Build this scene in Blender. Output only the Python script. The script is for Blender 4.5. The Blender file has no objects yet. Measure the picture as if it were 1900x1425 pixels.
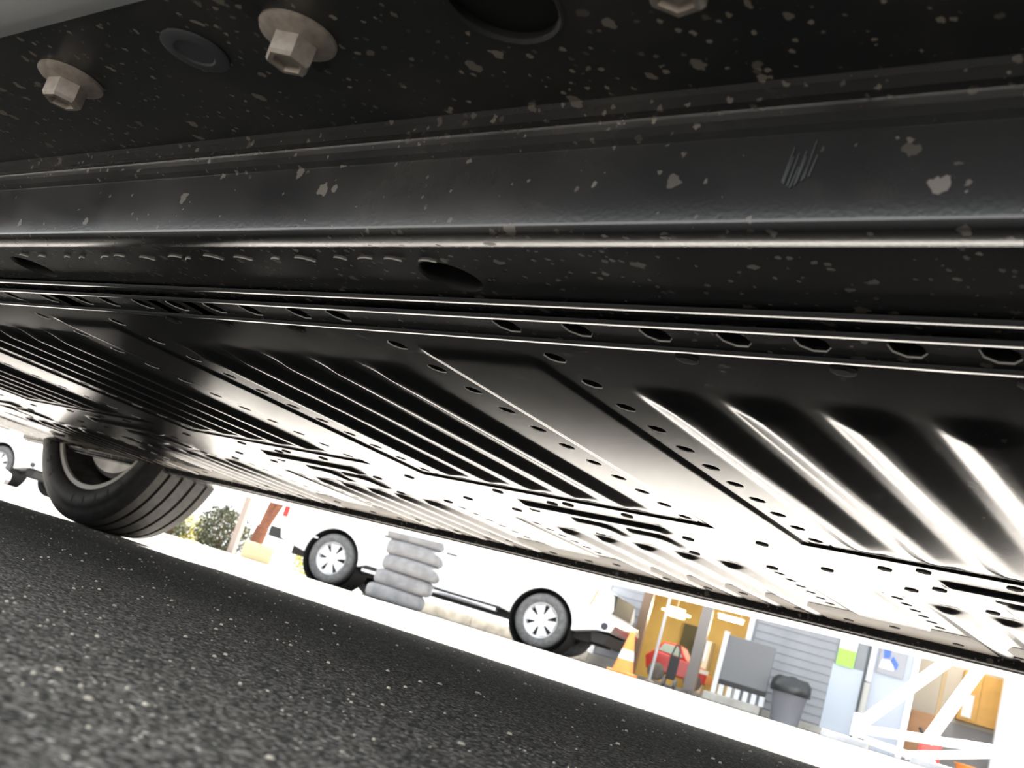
import bpy, bmesh, math, random
from mathutils import Vector, Matrix
random.seed(7)
PI = math.pi
SC = bpy.context.scene
COL = SC.collection

# ------------------------------------------------------------------ camera, world, sun, exposure
CAM_H = 0.055
cam_d = bpy.data.cameras.new('camera')
cam = bpy.data.objects.new('camera', cam_d)
COL.objects.link(cam)
cam_d.sensor_fit = 'HORIZONTAL'
cam_d.sensor_width = 36.0
cam_d.lens = 1996.0 / 1900.0 * 36.0
cam_d.clip_start = 0.01
cam_d.clip_end = 500
cam_d.dof.use_dof = True
cam_d.dof.focus_distance = 0.95
cam_d.dof.aperture_fstop = 18.0
cam.matrix_world = Matrix(((0.76959, -0.08637, 0.63266, 0.0),
                           (0.57157, -0.34852, -0.74286, 0.0),
                           (0.28466, 0.93331, -0.21885, CAM_H),
                           (0, 0, 0, 1)))
SC.camera = cam

world = bpy.data.worlds.new('overcast_sky')
SC.world = world
world.use_nodes = True
wb = world.node_tree.nodes['Background']
wb.inputs[0].default_value = (0.93, 0.97, 1.0, 1)
wb.inputs[1].default_value = 2.6

sun_d = bpy.data.lights.new('sun', 'SUN')
sun_d.energy = 105.0
sun_d.angle = math.radians(12)
sun_d.color = (1.0, 0.97, 0.92)
sun = bpy.data.objects.new('sun', sun_d)
COL.objects.link(sun)
sun.rotation_euler = Vector((0.22, -0.72, -0.86)).to_track_quat('-Z', 'Y').to_euler()

vs = SC.view_settings
vs.view_transform = 'Standard'
vs.look = 'None'
vs.exposure = 0.0
vs.gamma = 1.0
vs.use_curve_mapping = False

# ------------------------------------------------------------------ materials
MATS = {}
def mat(name, col, rough=0.5, metal=0.0, spec=0.5, emit=None, es=0.0, coat=0.0):
    m = bpy.data.materials.new(name)
    m.use_nodes = True
    b = m.node_tree.nodes['Principled BSDF']
    b.inputs['Base Color'].default_value = (*col, 1)
    b.inputs['Roughness'].default_value = rough
    b.inputs['Metallic'].default_value = metal
    b.inputs['Specular IOR Level'].default_value = spec
    if coat:
        b.inputs['Coat Weight'].default_value = coat
        b.inputs['Coat Roughness'].default_value = 0.08
    if emit:
        b.inputs['Emission Color'].default_value = (*emit, 1)
        b.inputs['Emission Strength'].default_value = es
    MATS[name] = m
    return m

def N(m, t, **kw):
    n = m.node_tree.nodes.new(t)
    for k, v in kw.items():
        setattr(n, k, v)
    return n

def ramp(m, src, a, b, ca=(0, 0, 0, 1), cb=(1, 1, 1, 1)):
    r = N(m, 'ShaderNodeValToRGB')
    r.color_ramp.elements[0].position = a
    r.color_ramp.elements[1].position = b
    r.color_ramp.elements[0].color = ca
    r.color_ramp.elements[1].color = cb
    m.node_tree.links.new(src, r.inputs[0])
    return r.outputs[0]

def mixc(m, fac, a, b):
    n = N(m, 'ShaderNodeMix', data_type='RGBA')
    L = m.node_tree.links
    L.new(fac, n.inputs[0])
    for i, v in ((6, a), (7, b)):
        if isinstance(v, tuple):
            n.inputs[i].default_value = (*v, 1)
        else:
            L.new(v, n.inputs[i])
    return n.outputs[2]

def mth(m, op, a, b):
    n = N(m, 'ShaderNodeMath', operation=op)
    for i, v in ((0, a), (1, b)):
        if isinstance(v, (int, float)):
            n.inputs[i].default_value = v
        else:
            m.node_tree.links.new(v, n.inputs[i])
    return n.outputs[0]

def splash(m, scale, thr, seed=0.0, keep=0.5):
    """scattered dried mud droplets with ragged outlines"""
    L = m.node_tree.links
    tc = N(m, 'ShaderNodeTexCoord')
    mp = N(m, 'ShaderNodeMapping')
    mp.inputs['Location'].default_value = (seed, seed * 1.7, seed * .3)
    L.new(tc.outputs['Object'], mp.inputs[0])
    nz = N(m, 'ShaderNodeTexNoise')
    nz.inputs['Scale'].default_value = scale * 2.4
    L.new(mp.outputs[0], nz.inputs['Vector'])
    add = N(m, 'ShaderNodeMixRGB', blend_type='ADD')
    add.inputs[0].default_value = 0.6 / scale
    L.new(mp.outputs[0], add.inputs[1])
    L.new(nz.outputs['Color'], add.inputs[2])
    vo = N(m, 'ShaderNodeTexVoronoi')
    vo.inputs['Scale'].default_value = scale
    L.new(add.outputs[0], vo.inputs['Vector'])
    sep = N(m, 'ShaderNodeSeparateColor')
    L.new(vo.outputs['Color'], sep.inputs[0])
    size = mth(m, 'MULTIPLY', mth(m, 'POWER', sep.outputs[0], 2.0), thr)
    inside = mth(m, 'LESS_THAN', vo.outputs['Distance'], size)
    sel = mth(m, 'GREATER_THAN', sep.outputs[1], keep)
    amt = mth(m, 'MULTIPLY', mth(m, 'MULTIPLY', inside, sel), mth(m, 'ADD', mth(m, 'MULTIPLY', sep.outputs[2], .7), .25))
    return amt

def dirty_black(name, base, rough, dirt, spots=True, spotamt=.6, film=.4, coat=0.0, keep=.45):
    m = mat(name, base, rough, coat=coat)
    L = m.node_tree.links
    b = m.node_tree.nodes['Principled BSDF']
    tc = N(m, 'ShaderNodeTexCoord')
    nz = N(m, 'ShaderNodeTexNoise')
    nz.inputs['Scale'].default_value = 9.0
    nz.inputs['Detail'].default_value = 6
    L.new(tc.outputs['Object'], nz.inputs['Vector'])
    filmf = mth(m, 'MULTIPLY', ramp(m, nz.outputs['Fac'], .45, .8), film)
    c = mixc(m, filmf, base, tuple(.35 * d for d in dirt))
    rr = mth(m, 'ADD', mth(m, 'MULTIPLY', filmf, .3), rough)
    if spots:
        s1 = splash(m, 75, .34, 3.1, keep)
        s2 = splash(m, 190, .38, 9.3, keep)
        s3 = splash(m, 48, .24, 1.7, .7)
        s = mth(m, 'MAXIMUM', mth(m, 'MAXIMUM', s1, s2), s3)
        s = mth(m, 'MULTIPLY', s, spotamt)
        c = mixc(m, s, c, dirt)
        rr = mth(m, 'ADD', rr, mth(m, 'MULTIPLY', s, .6))
    L.new(c, b.inputs['Base Color'])
    L.new(rr, b.inputs['Roughness'])
    bz = N(m, 'ShaderNodeTexNoise')
    bz.inputs['Scale'].default_value = 420.0
    bz.inputs['Detail'].default_value = 3
    L.new(tc.outputs['Object'], bz.inputs['Vector'])
    bp = N(m, 'ShaderNodeBump')
    bp.inputs['Strength'].default_value = .06
    bp.inputs['Distance'].default_value = .001
    L.new(bz.outputs['Fac'], bp.inputs['Height'])
    L.new(bp.outputs[0], b.inputs['Normal'])
    return m

def noisy(name, ca, cb, scale, rough=.6, detail=5, lo=.35, hi=.7, bump=0.0, **kw):
    m = mat(name, ca, rough, **kw)
    L = m.node_tree.links
    b = m.node_tree.nodes['Principled BSDF']
    tc = N(m, 'ShaderNodeTexCoord')
    nz = N(m, 'ShaderNodeTexNoise')
    nz.inputs['Scale'].default_value = scale
    nz.inputs['Detail'].default_value = detail
    L.new(tc.outputs['Object'], nz.inputs['Vector'])
    L.new(mixc(m, ramp(m, nz.outputs['Fac'], lo, hi), ca, cb), b.inputs['Base Color'])
    if bump:
        bp = N(m, 'ShaderNodeBump')
        bp.inputs['Strength'].default_value = bump
        bp.inputs['Distance'].default_value = .01
        L.new(nz.outputs['Fac'], bp.inputs['Height'])
        L.new(bp.outputs[0], b.inputs['Normal'])
    return m

MUD = (.42, .36, .29)
M_pan = dirty_black('black_pan_coating', (.010, .010, .011), .13, MUD, True, .10, .05)
M_sill = dirty_black('black_sill_coating', (.024, .025, .026), .34, MUD, True, .85, .40, keep=.25)
M_rail = dirty_black('black_rail_coating', (.028, .028, .029), .17, MUD, True, .42, .30)
M_rail.node_tree.nodes['Principled BSDF'].inputs['Specular IOR Level'].default_value = 1.0
M_bead = mat('glossy_black_edge', (.02, .02, .02), .10, spec=.9)
M_tan_strip = noisy('tan_strip', (.30, .26, .21), (.20, .175, .145), 14, .45)  # tan base with a darker noise mottle
M_glint = mat('pale_glint', (.72, .70, .65), .38)  # pale colour for the painted glints on the side rail
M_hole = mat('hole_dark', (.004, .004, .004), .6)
M_rim = mat('punched_lip', (.80, .78, .74), .35)
M_bolt = noisy('zinc_bolt', (.50, .44, .38), (.36, .31, .26), 160, .42, metal=.35)
M_plug = mat('grey_plug', (.075, .080, .085), .55)
M_hole_disc = mat('hole_disc_black', (.006, .006, .006), .7)
M_body = mat('silver_body_paint', (.62, .63, .62), .3, coat=.6)
M_dark = mat('dark_plastic', (.012, .012, .013), .55)
M_tire = noisy('tire_rubber', (.016, .016, .016), (.035, .034, .032), 40, .62)
M_tread = noisy('tread_rubber', (.034, .033, .031), (.06, .057, .052), 60, .7)
M_alu = noisy('rim_aluminium', (.62, .60, .56), (.36, .34, .31), 18, .38, metal=.4)
M_lip = mat('bright_rim_lip', (.75, .71, .62), .4)
M_steel = noisy('brake_steel', (.32, .31, .29), (.14, .13, .12), 30, .4, metal=.7)

# asphalt: dark binder, grey stones, pale chips
def asphalt():
    m = mat('asphalt', (.1, .1, .1), .92, spec=.12)
    L = m.node_tree.links
    b = m.node_tree.nodes['Principled BSDF']
    tc = N(m, 'ShaderNodeTexCoord')
    def vor(scale):
        v = N(m, 'ShaderNodeTexVoronoi')
        v.inputs['Scale'].default_value = scale
        L.new(tc.outputs['Object'], v.inputs['Vector'])
        s = N(m, 'ShaderNodeSeparateColor')
        L.new(v.outputs['Color'], s.inputs[0])
        return v, s
    v1, s1 = vor(480)
    v2, s2 = vor(230)
    nz = N(m, 'ShaderNodeTexNoise')
    nz.inputs['Scale'].default_value = 3.0
    nz.inputs['Detail'].default_value = 8
    L.new(tc.outputs['Object'], nz.inputs['Vector'])
    base = mixc(m, ramp(m, nz.outputs['Fac'], .3, .75), (.045, .043, .041), (.135, .126, .112))
    stone = mixc(m, mth(m, 'MULTIPLY', mth(m, 'GREATER_THAN', s1.outputs[0], .6), .7), base, (.30, .28, .26))
    stone = mixc(m, mth(m, 'MULTIPLY', mth(m, 'LESS_THAN', s1.outputs[1], .4), .85), stone, (.02, .02, .02))
    v3, s3 = vor(330)
    chip = mth(m, 'MULTIPLY', mth(m, 'GREATER_THAN', s3.outputs[0], .955), mth(m, 'LESS_THAN', v3.outputs['Distance'], .36))
    col = mixc(m, chip, stone, (.70, .66, .58))
    L.new(col, b.inputs['Base Color'])
    bp = N(m, 'ShaderNodeBump')
    bp.inputs['Strength'].default_value = .55
    bp.inputs['Distance'].default_value = .0022
    hh = mth(m, 'ADD', mth(m, 'MULTIPLY', v1.outputs['Distance'], -.6), mth(m, 'MULTIPLY', v2.outputs['Distance'], -.8))
    L.new(hh, bp.inputs['Height'])
    L.new(bp.outputs[0], b.inputs['Normal'])
    return m
M_asphalt = asphalt()
M_stone = noisy('pale_grit', (.62, .56, .46), (.30, .27, .23), 60, .85)

# ------------------------------------------------------------------ mesh helpers
class MB:
    def __init__(s):
        s.v = []; s.f = []; s.mi = []; s.cur = 0
    def add(s, verts, faces):
        o = len(s.v)
        s.v += [tuple(q) for q in verts]
        for f in faces:
            s.f.append(tuple(i + o for i in f)); s.mi.append(s.cur)
        return s
    def box(s, x0, x1, y0, y1, z0, z1):
        v = [(x, y, z) for z in (z0, z1) for y in (y0, y1) for x in (x0, x1)]
        return s.add(v, [(0, 2, 3, 1), (4, 5, 7, 6), (0, 1, 5, 4), (2, 6, 7, 3), (0, 4, 6, 2), (1, 3, 7, 5)])
    def tube(s, p, q, r, r2=None, n=12, cap=True):
        p, q = Vector(p), Vector(q)
        r2 = r if r2 is None else r2
        d = (q - p).normalized()
        a = d.orthogonal().normalized(); b = d.cross(a)
        v = []
        for c, rr in ((p, r), (q, r2)):
            for i in range(n):
                t = 2 * PI * i / n
                v.append(c + rr * (math.cos(t) * a + math.sin(t) * b))
        f = [(i, (i + 1) % n, n + (i + 1) % n, n + i) for i in range(n)]
        if cap:
            f += [tuple(reversed(range(n))), tuple(range(n, 2 * n))]
        return s.add(v, f)
    def lathe(s, prof, axis='z', n=32, c=(0, 0, 0), closed=False):
        v = []; f = []
        for i in range(n):
            t = 2 * PI * i / n
            for r, h in prof:
                a, b = r * math.cos(t), r * math.sin(t)
                p = {'z': (a, b, h), 'y': (a, h, b), 'x': (h, a, b)}[axis]
                v.append((p[0] + c[0], p[1] + c[1], p[2] + c[2]))
        k = len(prof)
        for i in range(n):
            j = (i + 1) % n
            for q in range(k - 1 + (1 if closed else 0)):
                q2 = (q + 1) % k
                f.append((i * k + q, j * k + q, j * k + q2, i * k + q2))
        return s.add(v, f)
    def prism(s, poly, y0, y1, plane='xz'):
        n = len(poly)
        def P(a, b, d):
            return {'xz': (a, d, b), 'xy': (a, b, d), 'yz': (d, a, b)}[plane]
        v = [P(a, b, y0) for a, b in poly] + [P(a, b, y1) for a, b in poly]
        f = [tuple(range(n)), tuple(reversed(range(n, 2 * n)))]
        f += [(i, i + n, (i + 1) % n + n, (i + 1) % n) for i in range(n)]
        return s.add(v, f)
    def beam(s, p, q, w, t):
        p, q = Vector(p), Vector(q)
        d = (q - p).normalized()
        side = Vector((0, 1, 0)) if abs(d.y) < .9 else Vector((1, 0, 0))
        up = d.cross(side).normalized(); side = up.cross(d).normalized()
        v = [c + up * a * w / 2 + side * b * t / 2 for c in (p, q) for a, b in ((-1, -1), (1, -1), (1, 1), (-1, 1))]
        return s.add(v, [(0, 1, 2, 3), (7, 6, 5, 4), (0, 4, 5, 1), (1, 5, 6, 2), (2, 6, 7, 3), (3, 7, 4, 0)])
    def mesh(s, name, mats, smooth=False, off=None, bevel=0.0, recalc=True):
        me = bpy.data.meshes.new(name)
        vv = s.v if off is None else [(a - off[0], b - off[1], c - off[2]) for a, b, c in s.v]
        me.from_pydata(vv, [], s.f)
        mats = mats if isinstance(mats, (list, tuple)) else [mats]
        for m in mats:
            me.materials.append(m)
        for p, i in zip(me.polygons, s.mi):
            p.material_index = i
        bm = bmesh.new(); bm.from_mesh(me)
        if recalc:
            bmesh.ops.recalc_face_normals(bm, faces=bm.faces)
        if bevel:
            es = [e for e in bm.edges if len(e.link_faces) == 2 and e.calc_face_angle(0) > .5]
            bmesh.ops.bevel(bm, geom=es, offset=bevel, segments=2, affect='EDGES', profile=.6)
        bm.to_mesh(me); bm.free()
        if smooth:
            me.polygons.foreach_set('use_smooth', [True] * len(me.polygons))
            if smooth != 'all':
                me.set_sharp_from_angle(angle=math.radians(smooth if smooth is not True else 40))
        me.update()
        return me
    def build(s, name, mats, parent=None, loc=None, smooth=False, off=None, bevel=0.0):
        return link(name, s.mesh(name, mats, smooth, off, bevel), parent, loc)

def link(name, me, parent=None, loc=None, rotz=None):
    o = bpy.data.objects.new(name, me)
    COL.objects.link(o)
    o.parent = parent
    if loc is not None: o.location = loc
    if rotz is not None: o.rotation_euler = (0, 0, rotz)
    return o

def tag(o, label=None, cat=None, group=None, kind=None):
    if label: o['label'] = label
    if cat: o['category'] = cat
    if group: o['group'] = group
    if kind: o['kind'] = kind
    return o

def empty(name, label, cat, loc=(0, 0, 0), rotz=0.0, group=None):
    o = bpy.data.objects.new(name, None)
    COL.objects.link(o)
    o.empty_display_size = .1
    o.location = loc
    o.rotation_euler = (0, 0, rotz)
    return tag(o, label, cat, group)

def copy_tree(o, parent=None):
    c = o.copy(); COL.objects.link(c); c.parent = parent
    for ch in list(o.children):
        copy_tree(ch, c)
    return c

def sstep(a, b, x):
    if a == b: return 1.0 if x >= a else 0.0
    t = max(0.0, min(1.0, (x - a) / (b - a)))
    return t * t * (3 - 2 * t)

# ------------------------------------------------------------------ setting: ground
g = MB(); g.add([(-80, -60, 0), (80, -60, 0), (80, 90, 0), (-80, 90, 0)], [(0, 1, 2, 3)])
tag(g.build('ground', M_asphalt), 'dark speckled asphalt lot running from the shade into the sunlight', 'ground', kind='structure')

gr = MB()
for _ in range(900):
    y = .16 + random.random() ** 1.5 * 1.6
    x = -y * (.15 + random.random() * 2.2) + .12
    r = random.choice((.0006, .0008, .001, .001, .0014, .002))
    r *= .45 + .6 * y
    a = random.random() * PI
    n = 6
    st = random.uniform(.6, 1.5)
    ring = [(x + r * st * math.cos(a) * math.cos(t) - r * math.sin(a) * math.sin(t),
             y + r * st * math.sin(a) * math.cos(t) + r * math.cos(a) * math.sin(t), 0.0) for t in [2 * PI * i / n for i in range(n)]]
    top = [(x + (p[0] - x) * .6, y + (p[1] - y) * .6, r * .8) for p in ring]
    gr.add(ring + top, [(i, (i + 1) % n, n + (i + 1) % n, n + i) for i in range(n)] + [tuple(range(n, 2 * n))])
tag(gr.build('loose_grit', M_stone, smooth=False), 'fine pale grit and chips scattered on the shaded asphalt', 'grit', kind='stuff')

# ------------------------------------------------------------------ the raised car
VO = Vector((-1.6, 1.1, -0.045))                      # the car's own base point, in its pan coordinates
DV = Matrix(((0.99998, 0.00206, -0.0053), (-0.00199, 0.99992, 0.0128), (0.00533, -0.01279, 0.9999)))
car = empty('car', 'black underside of the raised car filling the upper picture, silver paint at its sill', 'car')
car.rotation_euler = DV.to_euler()
car.location = Vector((0, 0, CAM_H)) + DV @ VO
X0, X1 = -3.35, 0.45                                   # pan length
def cb(mb, name, mats, parent=None, smooth=False, bevel=0.0):
    return mb.build(name, mats, parent or car, smooth=smooth, off=VO, bevel=bevel)

HOLES = []                                            # (x, y, z, radius, kind)
def hole_cells(mb, cells, z, r, n, ry=None):
    """flat strip pieces, each with an n-gon opening.  cells: (x0,x1,y0,y1,hx,hy or None)"""
    for x0, x1, y0, y1, hx, hy in cells:
        if hx is None:
            mb.add([(x0, y0, z), (x1, y0, z), (x1, y1, z), (x0, y1, z)], [(0, 3, 2, 1)])
            continue
        inner = []; outer = []
        for i in range(n):
            t = 2 * PI * (i + .5) / n
            c, s_ = math.cos(t), math.sin(t)
            inner.append((hx + r * c, hy + (ry or r) * s_, z))
            k = 1e9
            if c > 1e-9: k = min(k, (x1 - hx) / c)
            if c < -1e-9: k = min(k, (x0 - hx) / c)
            if s_ > 1e-9: k = min(k, (y1 - hy) / s_)
            if s_ < -1e-9: k = min(k, (y0 - hy) / s_)
            outer.append((hx + k * c, hy + k * s_, z))
        o = len(mb.v)
        mb.add(inner + outer, [(i, n + i, n + (i + 1) % n, (i + 1) % n) for i in range(n)])
        # corner triangles
        for cx, cy in ((x0, y0), (x1, y0), (x1, y1), (x0, y1)):
            best = None
            for i in range(n):
                a, b = outer[i], outer[(i + 1) % n]
                if (abs(a[0] - cx) < 1e-7 and abs(b[1] - cy) < 1e-7) or (abs(a[1] - cy) < 1e-7 and abs(b[0] - cx) < 1e-7):
                    if abs(a[0] - b[0]) > 1e-7 and abs(a[1] - b[1]) > 1e-7:
                        best = (a, b)
            if best:
                mb.add([best[0], best[1], (cx, cy, z)], [(0, 2, 1)])

# pan levels
ZP = .200
PER, DIVW = .570, .157
ROWR = [-.455 - PER * i + PER for i in range(7)]       # right-hand hole row of each divider
ROWL = [x - DIVW for x in ROWR]
RIBS = []
for i in range(-1, 6):
    for k in range(5):
        RIBS.append((-.115 - .07 * k - PER * i))
def soft01(t, k):
    """linear 0..1 ramp with rounded shoulders"""
    def relu(q): return 0.0 if q < -k else (q if q > k else (q + k) ** 2 / (4 * k))
    return relu(t) - relu(t - 1)
def rib(x):
    d = min(abs(x - c) for c in RIBS)
    t = (.0280 - d) / .0220
    return soft01(t, .13)
def near_pad(x):
    for a, b in zip(ROWR, ROWL):
        if b < x < a:
            return sstep(b + .020, b + .028, x) * (1 - sstep(a - .0245, a - .0195, x))
    return 0.0
def zfield(x, y):
    z = ZP
    pad = near_pad(x)
    yn = sstep(.566, .584, y)
    cen = sstep(1.0925, 1.098, y) * (1 - sstep(1.318, 1.330, y))
    yf = 1 - sstep(1.735, 1.745, y)
    low = max(pad * yn * yf, cen)
    z -= .0022 * low
    e = sstep(.612, .650, y) * (1 - sstep(1.045, 1.088, y)) + sstep(1.336, 1.362, y) * (1 - sstep(1.69, 1.73, y))
    z -= .0062 * rib(x) * e
    # centre spine: a long raised pad and two oblong pads for every panel
    if 1.1 < y < 1.33:
        xm = (x + .805 + 20 * PER) % PER
        xm = xm - PER if xm > PER / 2 else xm
        p = (1 - sstep(.105, .122, abs(xm))) * sstep(1.152, 1.166, y) * (1 - sstep(1.185, 1.20, y))
        z -= .0045 * p
        for cx in (-.035, .055):
            dx, dy = (xm - cx) / .036, (y - 1.255) / .042
            z -= .0040 * (1 - sstep(.75, 1.1, (dx ** 4 + dy ** 4) ** .25))
    return z

pan = MB()
ys_near = [.533, .545, .556, .566, .570, .575, .58, .584, .592, .602, .612, .618, .624, .631, .638, .644, .650, .68, .73, .78, .83, .88, .93, .98, 1.02,
           1.045, 1.053, 1.06, 1.067, 1.074, 1.081, 1.088, 1.0925, 1.0945, 1.0965, 1.098, 1.102]
ys_mid = [1.11, 1.12, 1.13, 1.14, 1.152, 1.156, 1.16, 1.166, 1.172, 1.178, 1.185, 1.19, 1.195, 1.2, 1.206, 1.212, 1.218, 1.225, 1.235, 1.245, 1.255, 1.265, 1.275, 1.285,
          1.292, 1.298, 1.304, 1.31, 1.318, 1.324, 1.330]
ys_far = [1.336, 1.341, 1.346, 1.351, 1.356, 1.362, 1.39, 1.43, 1.47, 1.51, 1.55, 1.59, 1.63, 1.66, 1.69, 1.70, 1.71, 1.72, 1.73, 1.735, 1.74, 1.745, 1.75]
YS = ys_near + ys_mid + ys_far
HW = .0135
HR = .0083; HRY = .0098
strips = []
for x in ROWR + ROWL:
    if X0 < x < X1: strips.append(x)
strips.sort()
NY = [.567 + .0505 * j for j in range(11)]
FY = [1.352 + .0382 * j for j in range(10)]
def grid(xs, ys):
    o = len(pan.v)
    n = len(ys)
    pan.v += [(x, y, zfield(x, y)) for x in xs for y in ys]
    for i in range(len(xs) - 1):
        for j in range(n - 1):
            pan.f.append((o + i * n + j, o + i * n + j + 1, o + (i + 1) * n + j + 1, o + (i + 1) * n + j)); pan.mi.append(0)
edges = [X0] + [v for s_ in strips for v in (s_ - HW, s_ + HW)] + [X1]
for a, b in zip(edges[0::2], edges[1::2]):
    n = max(4, int((b - a) / (.0031 if a > -1.9 else .006)))
    grid([a + (b - a) * i / n for i in range(n + 1)], YS)
for s_ in strips:
    cells = []
    lo = .533
    for y in NY:
        cells.append((s_ - HW, s_ + HW, lo, min(y + .02525, 1.0905), s_, y)); lo = min(y + .02525, 1.0905)
        HOLES.append((s_, y, ZP))
    hole_cells(pan, cells, ZP, HR, 8, HRY)
    grid([s_ - HW, s_, s_ + HW], [1.0905] + YS[YS.index(1.0945):YS.index(1.330) + 1])
    cells = []
    lo = 1.330
    for y in FY:
        cells.append((s_ - HW, s_ + HW, lo, y + .0191, s_, y)); lo = y + .0191
        HOLES.append((s_, y, ZP))
    cells.append((s_ - HW, s_ + HW, lo, 1.75, None, None))
    hole_cells(pan, cells, ZP, HR, 8, HRY)
# weld the patches so that shading runs through
def weld_build(mb, name, m, parent):
    me = mb.mesh(name, m, False, VO, recalc=False)
    bm = bmesh.new(); bm.from_mesh(me)
    bmesh.ops.remove_doubles(bm, verts=bm.verts, dist=1e-6)
    bm.to_mesh(me); bm.free()
    me.polygons.foreach_set('use_smooth', [True] * len(me.polygons))
    return link(name, me, parent)
belly = weld_build(pan, 'belly_pan', M_pan, car)
tag(belly, 'black ribbed sheet metal belly pan with rows of punched holes')

# near edge strip, lapped sheets with bright cut edges
SH = [-1.65, -1.6, -1.545, -1.49, -1.44, -1.385, -1.33, -1.275, -1.22, -1.15, -1.074, -1.005, -.956, -.898, -.842, -.786, -.736, -.674, -.627, -.459, -.401, -.343, -.291, -.244, -.193, -.148, -.09, -.04, .01]
st = MB()
zs = .2010
lo = X0
cells = []
for i, x in enumerate(SH):
    nx = SH[i + 1] if i + 1 < len(SH) else x + .05
    a, b = x - .020, x + .020
    if a > lo: cells.append((lo, a, .496, .536, None, None))
    cells.append((a, b, .496, .536, x, .5125)); lo = b
    HOLES.append((x, .5125, zs))
cells.append((lo, X1, .496, .536, None, None))
hole_cells(st, cells, zs, HR * 1.2, 8, HRY * 1.3)
strip = weld_build(st, 'hole_strip', M_rail, car)
def bead(y, z, w=.0046, step=.0022):
    """rolled sheet edge: comes down steeply on the near side, then curves gently up and away"""
    pr = [(y - .0022, z + step), (y - .0016, z + .0005)]
    for i in range(9):
        t = i / 8
        pr.append((y - .0012 + w * t, z - .00005 + w * (.075 * t + .058 * t * t)))
    pr.append((y - .0012 + w + .0006, z + step))
    m = MB(); n = len(pr)
    xs = [X0, -2.2, -1.1, -.3, X1]
    for x in xs: m.v += [(x, p, q) for p, q in pr]
    for i in range(4):
        for j in range(n - 1):
            m.f.append((i * n + j, (i + 1) * n + j, (i + 1) * n + j + 1, i * n + j + 1)); m.mi.append(0)
    return tag(cb(m, 'rolled_edge', M_bead, smooth=40), 'thin glossy rolled sheet edge')
bead(.4965, .1992)
bead(.5335, .1986)
bead(.4735, .1997)
lap = MB(); lap.add([(X0, .473, .2022), (X1, .473, .2022), (X1, .4965, .2035), (X0, .4965, .2035)], [(0, 3, 2, 1)])
cb(lap, 'lap_flange', M_rail)

# second, wider-spaced hole row right behind the strip: black discs painted in for the dark holes
for x in (-.14, -.239, -.339, -.715, -.815, -.895):
    HOLES.append((x, .5475, None))

# side rail: plate with round openings, rolled corner, upright face
rail = MB()
RH = [-.453 - .523 * k for k in range(-1, 6)]
cells = []; lo = X0
for x in sorted(RH):
    if not X0 < x < X1: continue
    a, b = x - .035, x + .035
    cells.append((lo, a, .402, .4735, None, None)); cells.append((a, b, .402, .4735, x, .443)); lo = b
cells.append((lo, X1, .402, .4735, None, None))
hole_cells(rail, cells, .2033, .0215, 28)
prof = []
for i in range(15):
    t = i / 14
    prof.append((.402 - .019 * t, .2033 - .27 * .019 * (t - t * t / 2)))
zb = prof[-1][1]
for i in range(1, 8):
    t = i / 7 * PI / 2
    prof.append((.383 - .0042 * math.sin(t), zb + .0042 * (1 - math.cos(t))))
prof += [(.3788, .230), (.3788, .2465)]
prof2 = [(.3788, .2465), (.3748, .2485), (.3748, .2535), (.3775, .2555), (.3768, .2601), (.3715, .2604), (.3715, .2665), (.369, .2685)]
for pr in (prof, prof2):
    o = len(rail.v)
    n = len(pr)
    for x in (X0, -2.2, -1.1, -.3, X1):
        rail.v += [(x, y, z) for y, z in pr]
    for i in range(4):
        for j in range(n - 1):
            rail.f.append((o + i * n + j, o + (i + 1) * n + j, o + (i + 1) * n + j + 1, o + i * n + j + 1)); rail.mi.append(0)
me = rail.mesh('side_rail', M_rail, 50, VO)
side_rail = link('side_rail', me, car)
for x in RH:
    if X0 < x < X1:
        m = MB(); m.cur = 0
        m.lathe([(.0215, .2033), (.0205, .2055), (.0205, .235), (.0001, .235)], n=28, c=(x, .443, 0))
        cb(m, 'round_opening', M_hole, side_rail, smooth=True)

# sill underside with openings, bolts, plugs
sill = MB()
BH = [-.322 - .94 * k for k in range(-1, 4)]
cells = []; lo = X0
for x in sorted(BH):
    if not X0 < x < X1: continue
    a, b = x - .045, x + .045
    cells.append((lo, a, .235, .3695, None, None)); cells.append((a, b, .235, .3695, x, .291)); lo = b
cells.append((lo, X1, .235, .3695, None, None))
hole_cells(sill, cells, .2685, .027, 28)
me = sill.mesh('sill_underside', M_sill, False, VO)
sill_o = link('sill_underside', me, car)
for x in BH:
    if X0 < x < X1:
        m = MB()
        m.lathe([(.030, .2683), (.0285, .2668), (.0268, .2685)], n=28, c=(x, .291, 0))
        m.cur = 1
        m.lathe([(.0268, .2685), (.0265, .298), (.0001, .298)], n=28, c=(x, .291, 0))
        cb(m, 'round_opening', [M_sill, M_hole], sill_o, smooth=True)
bolt = MB()
bolt.lathe([(.0001, 0), (.0215, 0), (.0215, -.0018), (.0200, -.0032), (.0125, -.0062), (.011, -.0062)], n=36)
hexr = .0128
for z0, z1, ra, rb in ((-.005, -.0165, hexr, hexr), (-.0165, -.0185, hexr, hexr * .88)):
    v = [(r * math.cos(PI / 3 * i + .2), r * math.sin(PI / 3 * i + .2), z) for z, r in ((z0, ra), (z1, rb)) for i in range(6)]
    bolt.add(v, [(i, (i + 1) % 6, 6 + (i + 1) % 6, 6 + i) for i in range(6)])
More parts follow.
